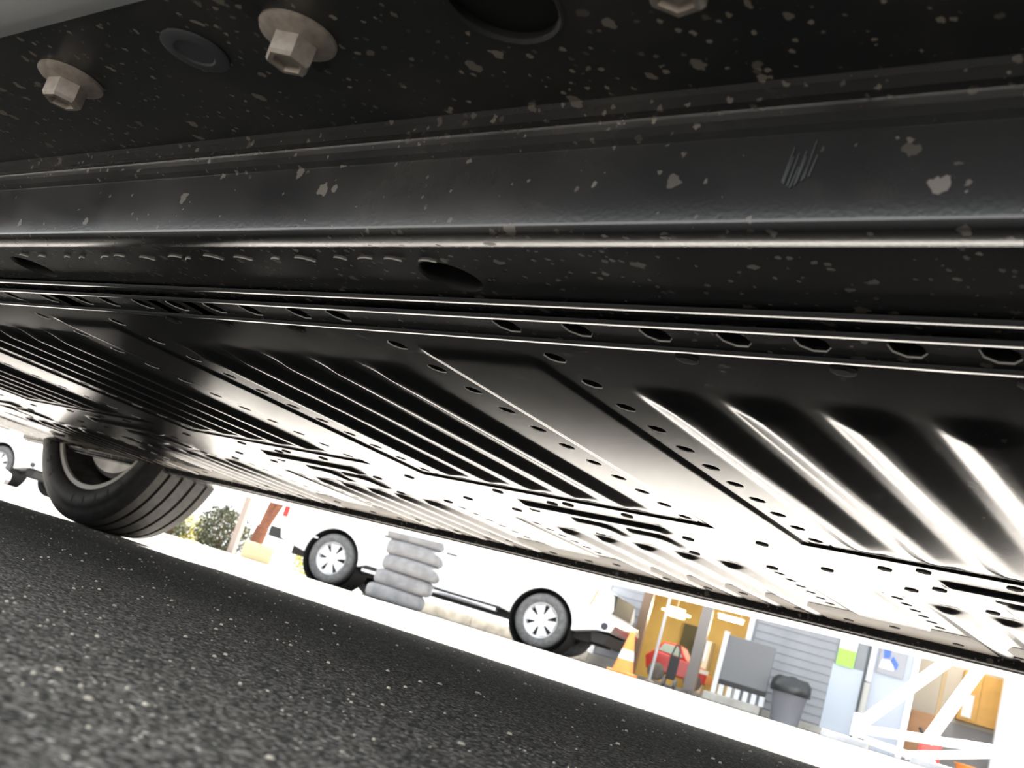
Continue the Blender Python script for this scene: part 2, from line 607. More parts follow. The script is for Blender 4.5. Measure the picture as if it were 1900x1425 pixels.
bolt.add([(hexr * .88 * math.cos(PI / 3 * i + .2), hexr * .88 * math.sin(PI / 3 * i + .2), -.0185) for i in range(6)] +
         [(hexr * .66 * math.cos(PI / 3 * i + .2), hexr * .66 * math.sin(PI / 3 * i + .2), -.0185) for i in range(6)] +
         [(hexr * .58 * math.cos(PI / 3 * i + .2), hexr * .58 * math.sin(PI / 3 * i + .2), -.0155) for i in range(6)],
         [(i, (i + 1) % 6, 6 + (i + 1) % 6, 6 + i) for i in range(6)] + [(6 + i, 6 + (i + 1) % 6, 12 + (i + 1) % 6, 12 + i) for i in range(6)] + [tuple(range(12, 18))])
bolt_me = bolt.mesh('flange_bolt', M_bolt, 30)
plug = MB()
plug.lathe([(.0205, 0), (.0205, -.0012), (.0185, -.0022), (.0125, -.0022), (.0115, -.0012), (.0001, -.0012)], n=32)
plug_me = plug.mesh('sill_plug', M_plug, 35)
for k in range(-1, 7):
    x = -.457 - .2325 * k
    tag(link('flange_bolt', bolt_me, sill_o, Vector((x, .286, .2683)) - VO, k * .7 + .3), 'tan zinc hex flange bolt')
for k in range(0, 5):
    tag(link('sill_plug', plug_me, sill_o, Vector((-.545 - .47 * k, .283, .2683)) - VO), 'round grey plug')
# pressed step beside the plug
m = MB(); m.prism([(-.500, .2684), (-.496, .2655), (-.470, .2655), (-.462, .2684)], .245, .315)
cb(m, 'pressed_step', M_sill, sill_o)

# silver rocker beyond the sill, and the car body above
rk = [(.242, .275), (.239, .2675), (.229, .2655), (.20, .272), (.17, .285), (.14, .305), (.115, .335), (.105, .36), (.12, .44), (.14, .60), (.145, .95), (.19, 1.0)]
def longit(pr, xs):
    m = MB(); n = len(pr)
    for x in xs: m.v += [(x, y, z) for y, z in pr]
    for i in range(len(xs) - 1):
        for j in range(n - 1):
            m.f.append((i * n + j, (i + 1) * n + j, (i + 1) * n + j + 1, i * n + j + 1)); m.mi.append(0)
    return m
tag(cb(longit(rk, [-2.45, -1.5, -.5, .35]), 'rocker_panel', M_body, smooth=50), 'silver painted rocker and door skin')
CY = 1.06
rk2 = [(2 * CY - y, z) for y, z in rk]
rk2[0:7] = [(1.842, .30), (1.845, .215), (1.855, .200), (1.885, .196), (1.93, .200), (1.975, .225), (2.0, .28)]
tag(cb(longit(rk2, [-2.35, -1.5, -.5, .35]), 'rocker_panel', M_body, smooth=50), 'silver painted rocker and door skin')
m = MB()
prof_side = [(-3.85, .45), (-3.9, .7), (-3.75, .92), (-2.6, 1.02), (-1.9, 1.45), (-1.2, 1.52), (.2, 1.50), (1.1, 1.05), (1.45, .98), (1.5, .5), (1.4, .42), (1.1, .42), (1.0, .70), (.75, .82), (.5, .70), (.4, .42), (.36, .31), (-2.45, .31), (-2.5, .42), (-2.55, .65), (-2.9, .82), (-3.2, .68), (-3.3, .42)]
m.prism(prof_side, .20, 1.92)
tag(cb(m, 'body_shell', M_body, smooth=30), 'silver car body')
m = MB(); m.prism([(-2.55, .30), (-1.93, 1.42), (.17, 1.47), (.9, 1.06), (-2.5, 1.06)][1:], .195, 1.925)
# far side of the pan: hole flange, dark rail, bright bottom lip
fr = longit([(1.575, .1995), (1.6, .1965), (1.695, .1965), (1.700, .1985)], [X0, -2, -1, X1])
cb(fr, 'hole_strip', M_tan_strip, smooth=60)
m = longit([(1.700, .1985), (1.702, .188), (1.706, .184), (1.712, .1835)], [X0, -2, -1, X1])
cb(m, 'far_rail', M_rail, smooth=60)
m = MB(); m.box(X0, X1, 1.712, 1.755, .1810, .1835)
cb(m, 'bottom_lip', M_rail)
m = MB(); m.box(X0, X1, 1.713, 1.84, .1836, .30)
cb(m, 'far_rail_box', M_rail)
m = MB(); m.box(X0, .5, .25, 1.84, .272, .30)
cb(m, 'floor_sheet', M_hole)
# inner front bulkhead ahead of the pan
m = MB(); m.box(-3.75, X0 - .01, .50, 1.60, .20, .44)
cb(m, 'front_undertray', M_dark, bevel=.02)
m = MB(); m.prism([(-3.9, .25), (-3.84, .22), (-3.76, .25), (-3.76, .46), (-3.9, .46)], .22, 1.90)
tag(cb(m, 'front_valance', M_plug, bevel=.01), 'grey lower front bumper lip')

# punched holes: bright lip, dark cup
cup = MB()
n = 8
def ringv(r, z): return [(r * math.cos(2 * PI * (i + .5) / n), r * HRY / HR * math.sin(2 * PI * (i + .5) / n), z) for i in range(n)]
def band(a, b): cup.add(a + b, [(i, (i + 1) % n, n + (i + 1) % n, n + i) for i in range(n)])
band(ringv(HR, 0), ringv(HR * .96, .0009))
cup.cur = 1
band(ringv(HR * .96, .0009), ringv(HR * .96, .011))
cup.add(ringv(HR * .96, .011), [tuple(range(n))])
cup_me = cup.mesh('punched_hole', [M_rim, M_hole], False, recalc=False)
pg = MB(); pg.lathe([(HR, .0004), (HR * .95, -.0012), (HR * .6, -.0016), (.0001, -.0016)], n=8)  # black disc drawn as the dark of a hole, nothing cut
pg_me = pg.mesh('dark_hole_disc', M_hole_disc)
HOLES.sort(key=lambda q: (q[0] ** 2 + q[1] ** 2))
cnt = 0
for x, y, z in HOLES:
    if z is None:
        link('dark_hole_disc', pg_me, belly, Vector((x, y, ZP)) - VO); continue
    if cnt < 298:
        on_strip = abs(y - .5125) < 1e-6
        o = link('punched_hole', cup_me, strip if on_strip else belly, Vector((x, y, z)) - VO); cnt += 1
        if on_strip: o.scale = (1.2, 1.3, 1.0)
# black discs standing for dark holes along the centre spine
for k in range(0, 5):
    for x, y in ((-.929, 1.122), (-.81, 1.122), (-.719, 1.122), (-.845, 1.136), (-.675, 1.205), (-.93, 1.215), (-.875, 1.31), (-.72, 1.312), (-.60, 1.30), (-.50, 1.23), (-.985, 1.245), (-.545, 1.14)):
        xx = x - PER * k + (PER if False else 0)
        link('dark_hole_disc', pg_me, belly, Vector((xx, y, zfield(xx, y))) - VO)
for x, y in ((-.357, 1.122), (-.269, 1.122), (-.406, 1.15), (-.408, 1.254), (-.366, 1.215), (-.30, 1.215), (-.33, 1.30), (-.18, 1.122)):
    link('dark_hole_disc', pg_me, belly, Vector((x, y, zfield(x, y))) - VO)
# black discs in place of dark holes in the far strip
for k in range(34):
    x = -3.0 + .082 * k
    link('dark_hole_disc', pg_me, belly, Vector((x, 1.655 if k % 3 else 1.62, .1965)) - VO)

# pale slivers painted as glints on sealant drips below the rolled corner, and a scrape on the rail
fl = MB()
for i in range(17):
    x = -.94 + i * .031 + random.uniform(-.01, .01)
    y = .4165 + random.uniform(-.002, .003)
    w = random.uniform(.004, .008)
    a = random.uniform(-.2, .5)
    p = [Vector((x + w * t, y + a * w * t + .0018 * t * t, .2031)) for t in (-1, -.4, .3, 1)]
    for q in range(3):
        fl.add([p[q], p[q + 1], p[q + 1] + Vector((0, .0002, -.0009)), p[q] + Vector((0, .0002, -.0009)), p[q] + Vector((0, .0012, 0)), p[q + 1] + Vector((0, .0012, 0))],
               [(0, 1, 2, 3), (3, 2, 5, 4)])
tag(cb(fl, 'sealant_glints', M_glint, side_rail), 'pale curled slivers, painted glints on sealant drips', kind='stuff')
sc = MB()
for i in range(9):
    x = -.212 + .0014 * i + random.uniform(-.0006, .0006)
    z0 = .2195 + .004 * abs(i - 3) / 4; z1 = z0 + random.uniform(.008, .019)
    yy = lambda z: .3782
    sc.add([(x, yy(z0), z0), (x + .0008, yy(z0), z0), (x + .0024, yy(z1), z1), (x + .0020, yy(z1), z1)], [(0, 1, 2, 3)])
tag(cb(sc, 'scrape_mark', M_plug, side_rail), 'scraped pale scuff')

# ------------------------------------------------------------------ wheels of the raised car
def make_wheel(name='wheel', R=.365, W=.225):
    w = bpy.data.objects.new(name, None); COL.objects.link(w)
    w.empty_display_size = .1
    hw = W / 2
    # profile (radius, offset): inner sidewall at -hw .. outer +hw ; axis y
    pr = [(R - .102, -hw + .022), (R - .098, -hw + .010), (R - .088, -hw + .004), (R - .07, -hw - .003), (R - .045, -hw - .002), (R - .043, -hw + .0005), (R - .03, -hw + .004), (R - .012, -hw + .012), (R - .004, -hw + .022)]
    t = MB(); t.lathe(pr, 'y', 72)
    t.lathe([(a, -b) for a, b in pr], 'y', 72)
    t.build('tire_sidewall', M_tire, w, smooth='all')
    tr = [(R - .004, -hw + .022)]
    gro = [-.062, -.022, .022, .062]
    for gx in gro:
        bul = lambda q: R - .0035 * (q / hw) ** 2
        tr += [(bul(gx - .005), gx - .005), (R - .010, gx - .004), (R - .010, gx + .004), (bul(gx + .005), gx + .005)]
    tr += [(R - .004, hw - .022)]
    t = MB(); t.lathe(tr, 'y', 96)
    t.build('tread', M_tread, w, smooth=30)
    # sidewall lettering blocks
    t = MB()
    for i in range(16):
        if i % 8 in (6, 7): continue
        a = PI * (1.0 + .06 * i)
        for r0, r1 in ((R - .074, R - .056),):
            v = []
            for y in (-hw - .0036, -hw):
                for aa, rr in ((a, r0), (a + .035, r0), (a + .035, r1), (a, r1)):
                    v.append((rr * math.cos(aa), y, rr * math.sin(aa)))
            t.add(v, [(0, 1, 2, 3), (4, 7, 6, 5), (0, 4, 5, 1), (1, 5, 6, 2), (2, 6, 7, 3), (3, 7, 4, 0)])
    tag(t.build('sidewall_ridges', M_tread, w), kind='stuff')
    rim = MB()
    rr = R - .102
    rim.lathe([(rr + .008, -hw + .016), (rr + .008, -hw + .022), (rr - .004, -hw + .026), (rr - .012, -hw + .045), (rr - .030, -hw + .075), (rr - .034, hw - .05), (rr - .012, hw - .03), (rr, hw - .02), (rr + .008, hw - .016)], 'y', 64)
    ro = rim.build('rim', M_steel, w, smooth=50)
    lip = MB(); lip.lathe([(rr + .010, -hw + .012), (rr + .010, -hw + .017), (rr - .004, -hw + .022), (rr - .012, -hw + .020), (rr - .010, -hw + .013)], 'y', 64, closed=True)
    lip.build('rim_lip', M_lip, ro, smooth=50)
    fc = MB(); fc.lathe([(.0001, hw - .062), (rr - .030, hw - .062), (rr - .030, hw - .058), (.0001, hw - .058)], 'y', 48)
    fc.build('wheel_face', M_dark, w)
    sp = MB()
    for i in range(5):
        a = 2 * PI * i / 5
        c, s_ = math.cos(a), math.sin(a)
        sp.beam((.05 * c, hw - .05, .05 * s_), ((rr - .02) * c, hw - .035, (rr - .02) * s_), .055, .02)
    sp.lathe([(.0001, hw - .06), (.06, hw - .06), (.06, hw - .03), (.0001, hw - .03)], 'y', 24)
    sp.build('spokes', M_alu, w)
    br = MB(); br.lathe([(.05, -.045), (.20, -.045), (.213, -.030), (.213, -.005), (.05, -.005)], 'y', 48, closed=True)
    br.build('brake_drum', M_alu, w, smooth=40)
    hb = MB(); hb.lathe([(.0001, -.115), (.045, -.115), (.062, -.09), (.085, -.065), (.085, .05), (.0001, .05)], 'y', 28)
    hb.build('hub', M_alu, w, smooth=40)
    ca = MB(); ca.prism([(.165 * math.cos(t_), .165 * math.sin(t_)) for t_ in (-.5, -.2, .1, .4)] + [(.09 * math.cos(t_), .09 * math.sin(t_)) for t_ in (.4, .1, -.2, -.5)], -.085, .0)
    ca.build('caliper', M_alu, w, bevel=.006)
    return w
whl = make_wheel()
whl.parent = car
WX, WY, WR = -2.88, 1.80, .365
def wheel_local(x, y):
    p = Vector((x, y, WR - CAM_H))      # world relative to camera
    q = DV.transposed() @ p
    return q - VO
whl.location = wheel_local(WX, WY)
tag(whl, 'wheel with ribbed black tire seen from its inner side')
w2 = copy_tree(whl, car); w2.location = wheel_local(.72, WY)
for x in (WX, .72):
    w2 = copy_tree(whl, car); w2.location = wheel_local(x, .32); w2.rotation_euler = (0, 0, PI)
# control arm and drive shaft to the front wheel
m = MB()
m.tube((-2.88, 1.70, .25), (-2.82, 1.15, .27), .02, .02)
m.tube((-2.88, 1.69, .32), (-2.88, 1.10, .32), .018)
cb(m, 'suspension_arms', M_steel, smooth=True)

# ------------------------------------------------------------------ background frame: u along the shop front, v away from the camera
GA = math.atan2(.332, .943)
def G(u, v, z=0.0):
    return (u * math.cos(GA) - v * math.sin(GA), u * math.sin(GA) + v * math.cos(GA), z)
def bg(name, label, cat, u, v, rot=0.0, group=None, z=0.0):
    return empty(name, label, cat, G(u, v, z), GA + rot, group)

M_white = mat('white_paint', (.86, .87, .88), .35, coat=.5)
M_chrome = mat('chrome', (.7, .71, .74), .2, metal=.9)
M_glass = mat('dark_glass', (.02, .025, .03), .06)
M_lamp = mat('clear_lamp', (.8, .8, .78), .15)
M_red = mat('red_lens', (.55, .03, .02), .25)
M_amber = mat('amber_lens', (.7, .25, .03), .3)
M_wtire = noisy('road_tire', (.10, .10, .105), (.16, .16, .16), 20, .8)
M_wheelw = mat('white_steel_wheel', (.82, .83, .85), .35)
M_seam = mat('panel_gap', (.25, .25, .26), .7)
M_under = mat('chassis_black', (.02, .02, .02), .7)

def small_wheel(parent, x, y, z, R=.375, W=.24):
    w = bpy.data.objects.new('wheel', None); COL.objects.link(w); w.parent = parent; w.location = (x, y, z)
    w.empty_display_size = .1
    t = MB(); t.lathe([(R - .135, -W / 2 + .02), (R - .11, -W / 2 + .004), (R - .05, -W / 2), (R - .012, -W / 2 + .02), (R, -W / 2 + .05), (R, W / 2 - .05), (R - .012, W / 2 - .02), (R - .05, W / 2), (R - .13, W / 2 - .01)], 'y', 40)
    t.build('tire', M_wtire, w, smooth='all')
    r = R - .135
    t = MB(); t.lathe([(r, -W / 2 + .012), (r + .008, -W / 2 + .02), (r - .02, -W / 2 + .06), (r - .03, W / 2 - .02)], 'y', 40)
    y0 = -W / 2 + .045
    for i in range(6):
        a = 2 * PI * i / 6
        v = []
        for yy in (y0, y0 + .02):
            for rad, da in ((.085, -.42), (r - .015, -.36), (r - .015, .36), (.085, .42)):
                v.append((rad * math.cos(a + da), yy, rad * math.sin(a + da)))
        t.add(v, [(0, 1, 2, 3), (7, 6, 5, 4), (0, 4, 5, 1), (1, 5, 6, 2), (2, 6, 7, 3), (3, 7, 4, 0)])
    t.lathe([(.0001, y0 - .012), (.07, y0 - .012), (.092, y0), (.092, y0 + .02)], 'y', 28)
    t.build('rim', M_wheelw, w, smooth=40)
    t = MB(); t.lathe([(.0001, .0), (r - .01, .0)], 'y', 32)
    t.build('brake_drum', M_under, w)
    return w

def pickup(name, label, u, v, rot=0.0):
    t = bg(name, label, 'truck', u, v, rot)
    wb2, R = 1.70, .375
    def arch(cx, r=.46, n=14):
        return [(cx + r * math.cos(PI * i / n), .36 + r * math.sin(PI * i / n)) for i in range(n + 1)]
    poly = [(2.55, .60), (2.60, .78), (2.57, .98), (2.35, 1.08), (1.35, 1.13), (-2.66, 1.13), (-2.70, .70), (-2.62, .46)]
    poly += [(p[0], p[1]) for p in reversed(arch(-wb2))]
    poly += [(-1.1, .42), (1.15, .38)]
    poly += [(p[0], p[1]) for p in reversed(arch(wb2))]
    poly += [(2.35, .42), (2.50, .46)]
    m = MB(); m.prism(poly, 0, 1.92)
    m.build('body', M_white, t, bevel=.02)
    # cab
    m = MB(); m.prism([(1.38, 1.12), (.62, 1.72), (-1.0, 1.74), (-1.22, 1.12)], .08, 1.84)
    cabo = m.build('cab', M_white, t, bevel=.03)
    for x0, x1, x2, x3 in ((1.18, .60, -.02, -.02), (-.10, -.10, -.90, -1.06)):
        m = MB(); m.prism([(x0, 1.16), (x1, 1.66), (x2, 1.66), (x3, 1.16)], .066, .085)
        m.build('side_window', M_glass, cabo)
    for xs_ in (-.06, 1.16, -1.20):
        m = MB(); m.box(xs_, xs_ + .01, -.004, .01, .50, 1.12); m.build('door_seam', M_seam, t)
    for xs_ in (-.95, .08):
        m = MB(); m.box(xs_, xs_ + .17, -.025, 0, .90, .925); m.build('door_handle', M_plug, t, bevel=.005)
    m = MB(); m.box(-2.5, 2.4, .25, 1.7, .28, .44)
    m.build('chassis', M_under, t)
    for cx in (-wb2, wb2):
        m = MB(); m.lathe([(.455, .01), (.455, .5), (.0001, .5)], 'y', 40, c=(cx, 0, .36))
        m.build('wheel_arch_liner', M_under, t, smooth=True)
        for yy, rz in ((.13, 0), (1.79, PI)):
            w = small_wheel(t, cx, yy, R)
            w.rotation_euler = (0, .2 if cx > 0 else .5, rz)
    m = MB(); m.box(-1.12, 1.05, -.06, .10, .315, .365)
    m.build('running_board', M_chrome, t, bevel=.012)
    m = MB(); m.box(-1.12, 1.1, .0, .2, .365, .40)
    m.build('rocker_trim', M_under, t)
    m = MB(); m.prism([(2.42, .45), (2.70, .47), (2.74, .58), (2.70, .68), (2.50, .70)], .02, 1.90)
    bp_ = m.build('front_bumper', M_chrome, t, bevel=.015)
    m = MB(); m.prism([(2.45, .30), (2.62, .30), (2.66, .44), (2.42, .44)], .10, 1.82)
    m.build('air_dam', M_under, bp_)
    m = MB(); m.tube((2.60, -.0, .54), (2.60, .05, .54), .05, n=16)
    m.build('fog_lamp', M_glass, bp_)
    m = MB(); m.prism([(2.34, .76), (2.585, .76), (2.575, .97), (2.40, 1.0)], -.006, .30)
    m.build('headlamp', M_lamp, t, bevel=.01)
    m = MB(); m.box(2.50, 2.61, .32, 1.60, .74, 1.0)
    m.build('grille', M_under, t)
    m = MB(); m.prism([(2.325, .77), (2.345, .77), (2.40, .99), (2.38, .99)], -.008, .04)
    m.build('turn_signal', M_amber, t)
    m = MB(); m.box(-2.715, -2.62, -.006, .14, .78, 1.06)
    m.build('tail_lamp', M_red, t, bevel=.01)
    m = MB(); m.box(-2.86, -2.62, .02, 1.9, .44, .60)
    m.build('rear_bumper', M_dark, t, bevel=.015)
    m = MB(); m.tube((-2.2, .0, .60), (-2.2, -.008, .60), .055, n=16); m.box(-2.19, -2.0, -.004, 0, .60, .62)
    m.build('fuel_flap_seam', M_white, t)
    return t
pickup('pickup_truck', 'white pickup truck parked beyond the tire stack, seen side-on', -5.93, 14.70)

# stacked tires in front of the truck
tire = MB()
TR, TH = .405, .205
tire.lathe([(TR - .16, .02), (TR - .13, .004), (TR - .06, .0), (TR - .015, .025), (TR, .065), (TR, TH - .065), (TR - .015, TH - .025), (TR - .06, TH), (TR - .13, TH - .004), (TR - .16, TH - .02)], 'z', 48, closed=True)
M_used = noisy('dusty_used_rubber', (.19, .19, .20), (.27, .27, .28), 9, .85)
tire_me = tire.mesh('tire', M_used, 'all')
words = ('bottom tire of the grey stack by the white truck', 'second tire from the ground in the grey stack', 'middle tire of the grey stack, pushed toward the truck cab',
         'fourth tire from the ground in the grey stack', 'topmost tire of the grey stack by the white truck')
tgro = MB()
for i, dx in enumerate((-.06, -.01, .05, .03, -.01)):
    o = link('stacked_tire', tire_me, None, G(-5.84 + dx, 13.5 + .02 * (i % 2), i * (TH + .001)), GA + i)
    tag(o, words[i], 'tire', 'stack of used tires')

# kerbs
M_conc = noisy('kerb_concrete', (.30, .28, .24), (.18, .165, .14), 6, .9, bump=.2)
M_conc2 = noisy('pale_concrete', (.42, .41, .38), (.30, .29, .27), 4, .9)
for i in range(2):
    m = MB(); m.box(0, 2.02, 0, .25, 0, .19)
    o = m.build('kerb_stone', M_conc, None, bevel=.015); o.location = G(-8.0 + 2.03 * i, 16.9); o.rotation_euler = (0, 0, GA)
    tag(o, ('kerb stone behind the rear wheel of the white truck', 'kerb stone between running board and front bumper of the white truck')[i], 'kerb', 'kerb behind the truck')

# ------------------------------------------------------------------ shop building
def plank_mat(name, a, b):
    return noisy(name, a, b, 3.5, .6, lo=.3, hi=.75)
M_side = plank_mat('grey_siding', (.26, .27, .295), (.21, .22, .24))
M_beige = plank_mat('beige_siding', (.40, .34, .27), (.34, .29, .23))
M_trimw = mat('pale_trim', (.55, .57, .60), .5)
M_trimb = mat('brown_frame', (.16, .10, .06), .5)
M_trimg = mat('taupe_frame', (.22, .20, .19), .45)
M_yel = noisy('ochre_wall', (.58, .47, .19), (.45, .36, .15), 2.0, .7)
M_tan = mat('tan_wall', (.70, .50, .28), .7)
M_floor = mat('shop_floor', (.25, .23, .2), .6)
FV = 16.80
wall = empty('wall_front', 'grey clapboard shop front with recessed openings and pale panels', 'building', G(0, FV), GA)
tag(wall, kind='structure')
def wpart(mb, name, m, parent=wall, smooth=False, bevel=0.0):
    return mb.build(name, m, parent, smooth=smooth, bevel=bevel)
board_meshes = {}
def boards(u0, u1, z0, z1, y=0.0, pitch=.118, m=None, key=None, rotz=0.0):
    L_ = u1 - u0
    mb = MB(); mb.prism([(y, 0), (y - .022, .002), (y - .008, pitch), (y, pitch)], 0, L_, 'yz')
    me = mb.mesh('clapboard', m or M_side)
    z = z0
    while z < z1 - .02:
        link('clapboard', me, wall, (u0, 0, z)); z += pitch
# backing shell of the building
m = MB()
m.box(-3.90, -3.30, .0, .15, 0, 3.3); m.box(-1.60, -.02, .0, .15, 0, 3.3); m.box(-3.30, -1.60, 0, .15, 1.95, 3.3)
wpart(m, 'wall_backing', M_side)
boards(-3.90, -3.32, .18, 3.2)
boards(-1.56, -.40, .12, 3.2)
m = MB(); m.box(-3.90, -3.28, -.10, .05, 0, .16); m.box(-1.60, .0, -.12, .05, 0, .10)
wpart(m, 'foundation_ledge', M_conc2, bevel=.01)
m = MB(); m.box(-3.93, -3.86, -.03, .0, .16, 3.2)
wpart(m, 'corner_trim', M_trimw)
m = MB(); m.box(-4.0, 4.0, -.55, 4.6, 3.2, 3.35)
wpart(m, 'roof', M_trimw)
m = MB(); m.box(-3.90, -3.80, .0, 4.5, 0, 3.2); m.box(-3.9, 4.0, 4.4, 4.5, 0, 3.2); m.box(3.9, 4.0, 0, 4.5, 0, 3.2)
wpart(m, 'outer_wall', M_side)
# lit interior bay
m = MB(); m.box(-3.79, -.1, 2.9, 2.95, 0, 2.6); m.box(-3.79, -3.74, .16, 2.9, 0, 2.6)
wpart(m, 'inner_wall', M_yel)
m = MB(); m.box(-1.66, -1.61, .16, 2.9, 0, 2.6)
wpart(m, 'inner_partition', M_tan)
mb = MB(); mb.prism([(0, 0), (-.02, .002), (-.006, .13), (0, .13)], 0, 1.3, 'yz')
me_b = mb.mesh('inner_board', M_beige)
for i in range(14):
    o = link('inner_board', me_b, wall, (-1.665, .5 + 1.3, .35 + .13 * i), -PI / 2)
m = MB(); m.box(-3.79, -.1, .16, 2.9, 2.6, 2.65)
wpart(m, 'inner_ceiling', M_tan)
m = MB(); m.box(-3.79, -.1, -.05, 2.95, 0, .05)
wpart(m, 'inner_floor', M_floor)
m = MB(); m.box(-3.32, -3.18, -.03, .12, .0, 1.95)
wpart(m, 'door_post', M_trimb)
m = MB(); m.box(-2.40, -2.24, -.05, .10, .0, 1.95)
dp = wpart(m, 'door_post', M_trimg)
m = MB(); m.box(-2.215, -2.18, -.09, -.05, .52, .82)
wpart(m, 'push_handle', M_white, dp, bevel=.006)
m = MB(); m.box(-1.68, -1.60, -.05, .10, .0, 1.95)
wpart(m, 'window_post', M_trimw)
m = MB(); m.box(-3.3, -1.6, -.03, .10, 1.86, 1.96)
wpart(m, 'lintel', M_trimg)
m = MB()
for q in ((-3.6, .35, 2.88, .9), ):
    pass
m.box(-3.05, -2.78, 2.80, 2.9, .55, 1.15)
wpart(m, 'wall_board', mat('dark_green_board', (.06, .065, .04), .6))
m = MB(); m.box(-2.72, -2.45, 2.4, 2.85, .0, .95)
wpart(m, 'white_cabinet', M_trimw, bevel=.01)
# pale panels at the right
m = MB(); m.box(-.40, .03, -.03, .0, .0, 1.02)
wpart(m, 'pale_panel', mat('pale_blue_panel', (.40, .45, .52), .5), bevel=.004)
m = MB(); m.box(-.40, .03, -.02, .0, 1.02, 3.2)
wpart(m, 'upper_panel', M_side)
m = MB(); m.box(.03, .10, -.02, .05, .0, 3.2)
wpart(m, 'dark_reveal', mat('dark_reveal', (.10, .11, .12), .6))
m = MB(); m.box(.10, .68, -.03, .12, .0, 3.2)
wpart(m, 'pale_panel', mat('pale_panel_paint', (.40, .44, .52), .5))
m = MB(); m.box(.66, .74, -.08, .12, .0, 3.2)
wpart(m, 'door_frame', M_white)
m = MB(); m.box(1.85, 3.9, -.10, .12, .0, 3.2)
wpart(m, 'white_pier', M_white)
m = MB(); m.box(.74, 1.85, .0, .12, 1.98, 3.2)
wpart(m, 'header_panel', M_white)
m = MB(); m.box(.3, 2.6, 1.8, 1.85, .75, 2.6)
wpart(m, 'rear_wall_upper', mat('cream_wall', (.72, .66, .55), .7))
m = MB(); m.box(.3, 2.6, 1.78, 1.84, 0, .75)
wpart(m, 'rear_wall_lower', mat('grey_wainscot', (.42, .42, .43), .7))
m = MB(); m.box(.3, 2.6, -.02, 1.8, 0, .03)
wpart(m, 'side_floor', mat('dark_floor', (.20, .19, .20), .6))
m = MB(); m.box(1.12, 1.18, .9, .96, .03, 2.6)
wpart(m, 'inner_post', mat('tan_post', (.55, .40, .22), .6))

# things on and before the shop front
def fthing(name, label, cat, u, v, group=None, z=0.0):
    return bg(name, label, cat, u, v, 0.0, group, z)
# pendant lamp
M_glow = mat('warm_lamp_glass', (1, .9, .6), .4, emit=(1.0, .80, .42), es=6.0)
t = fthing('pendant_lamp', 'glowing tiered pendant lamp hanging inside the yellow room', 'lamp', -2.96, 17.9, z=1.10)
m = MB()
for z, r in ((.0, .16), (.06, .24), (.12, .14)):
    m.lathe([(.0001, z), (r, z + .005), (r, z + .03), (.0001, z + .035)], 'z', 28)
m.build('shade_discs', M_glow, t, smooth=True)
m = MB(); m.tube((0, 0, .15), (0, 0, 1.498), .012); m.build('stem', M_trimg, t)
pl = bpy.data.lights.new('pendant_light', 'POINT'); pl.energy = 55; pl.color = (1, .84, .55); pl.shadow_soft_size = .15
po = bpy.data.objects.new('pendant_light', pl); COL.objects.link(po); po.parent = t; po.location = (0, -.35, .0)
# tube lamp
t = fthing('tube_lamp', 'bright fluorescent tube lamp above the doorway of the shop', 'lamp', -2.12, 18.2, z=1.30)
m = MB(); m.box(-.20, .20, -.04, .04, 0, .05); m.build('diffuser', mat('tube_glow', (1, 1, 1), .4, emit=(1, .97, .88), es=6.0), t, bevel=.01)
m = MB(); m.box(-.22, .22, -.05, .05, .05, .08); m.tube((-.15, 0, .08), (-.15, 0, 1.298), .005, n=6); m.tube((.15, 0, .08), (.15, 0, 1.298), .005, n=6); m.build('housing', M_trimw, t)
pl = bpy.data.lights.new('tube_light', 'POINT'); pl.energy = 45; pl.color = (1, .86, .6); pl.shadow_soft_size = .2
po = bpy.data.objects.new('tube_light', pl); COL.objects.link(po); po.parent = t; po.location = (0, -.2, -.15)
# pale pole in the doorway
t = fthing('pole', 'thin pale pole standing in front of the yellow room', 'pole', -2.89, 16.6)
m = MB(); m.tube((0, 0, .02), (0, 0, 1.9), .022, n=12); m.build('shaft', M_trimw, t, smooth=True)
m = MB(); m.lathe([(.0001, 0), (.09, 0), (.09, .015), (.03, .03)], 'z', 20); m.build('foot', M_trimg, t)

# red car inside
M_redp = mat('red_car_paint', (.42, .03, .03), .25, coat=.6)
t = fthing('red_car', 'low red car parked just inside the yellow lit bay', 'car', -2.66, 17.55, z=.052)
m = MB(); m.prism([(-.50, .14), (-.56, .34), (-.44, .46), (.30, .40), (.46, .30), (.46, .14)], 0, .9); m.build('body', M_redp, t, bevel=.03)
m = MB(); m.prism([(-.44, .45), (-.34, .62), (-.06, .64), (.10, .42)], .06, .84); cbn = m.build('cabin', M_redp, t, bevel=.03)
m = MB(); m.prism([(-.38, .47), (-.31, .59), (-.09, .60), (.02, .45)], .045, .065); m.build('side_window', mat('pale_glass', (.30, .42, .40), .1), cbn)
for x in (-.33, .26):
    m = MB(); m.lathe([(.0001, -.02), (.10, -.02), (.14, .0), (.14, .12), (.0001, .12)], 'y', 24, c=(x, 0, .14)); m.build('wheel', M_wtire, t, smooth=40)
m = MB(); m.box(.30, .47, -.01, .1, .30, .36); m.build('headlamp', M_lamp, t)

# cone
M_cone = mat('orange_cone_plastic', (.95, .30, .06), .45)
t = fthing('traffic_cone', 'orange traffic cone with a white collar in front of the shop door', 'cone', -2.77, 13.9)
m = MB(); m.box(-.17, .17, -.17, .17, 0, .035); m.build('base', M_cone, t, bevel=.01)
m = MB(); m.lathe([(.135, .035), (.028, .53), (.024, .54), (.0001, .54)], 'z', 28); co = m.build('body', M_cone, t, smooth=40)
m = MB(); m.lathe([(.1045, .19), (.078, .31)], 'z', 28); m.build('reflective_collar', M_white, co, smooth=True)

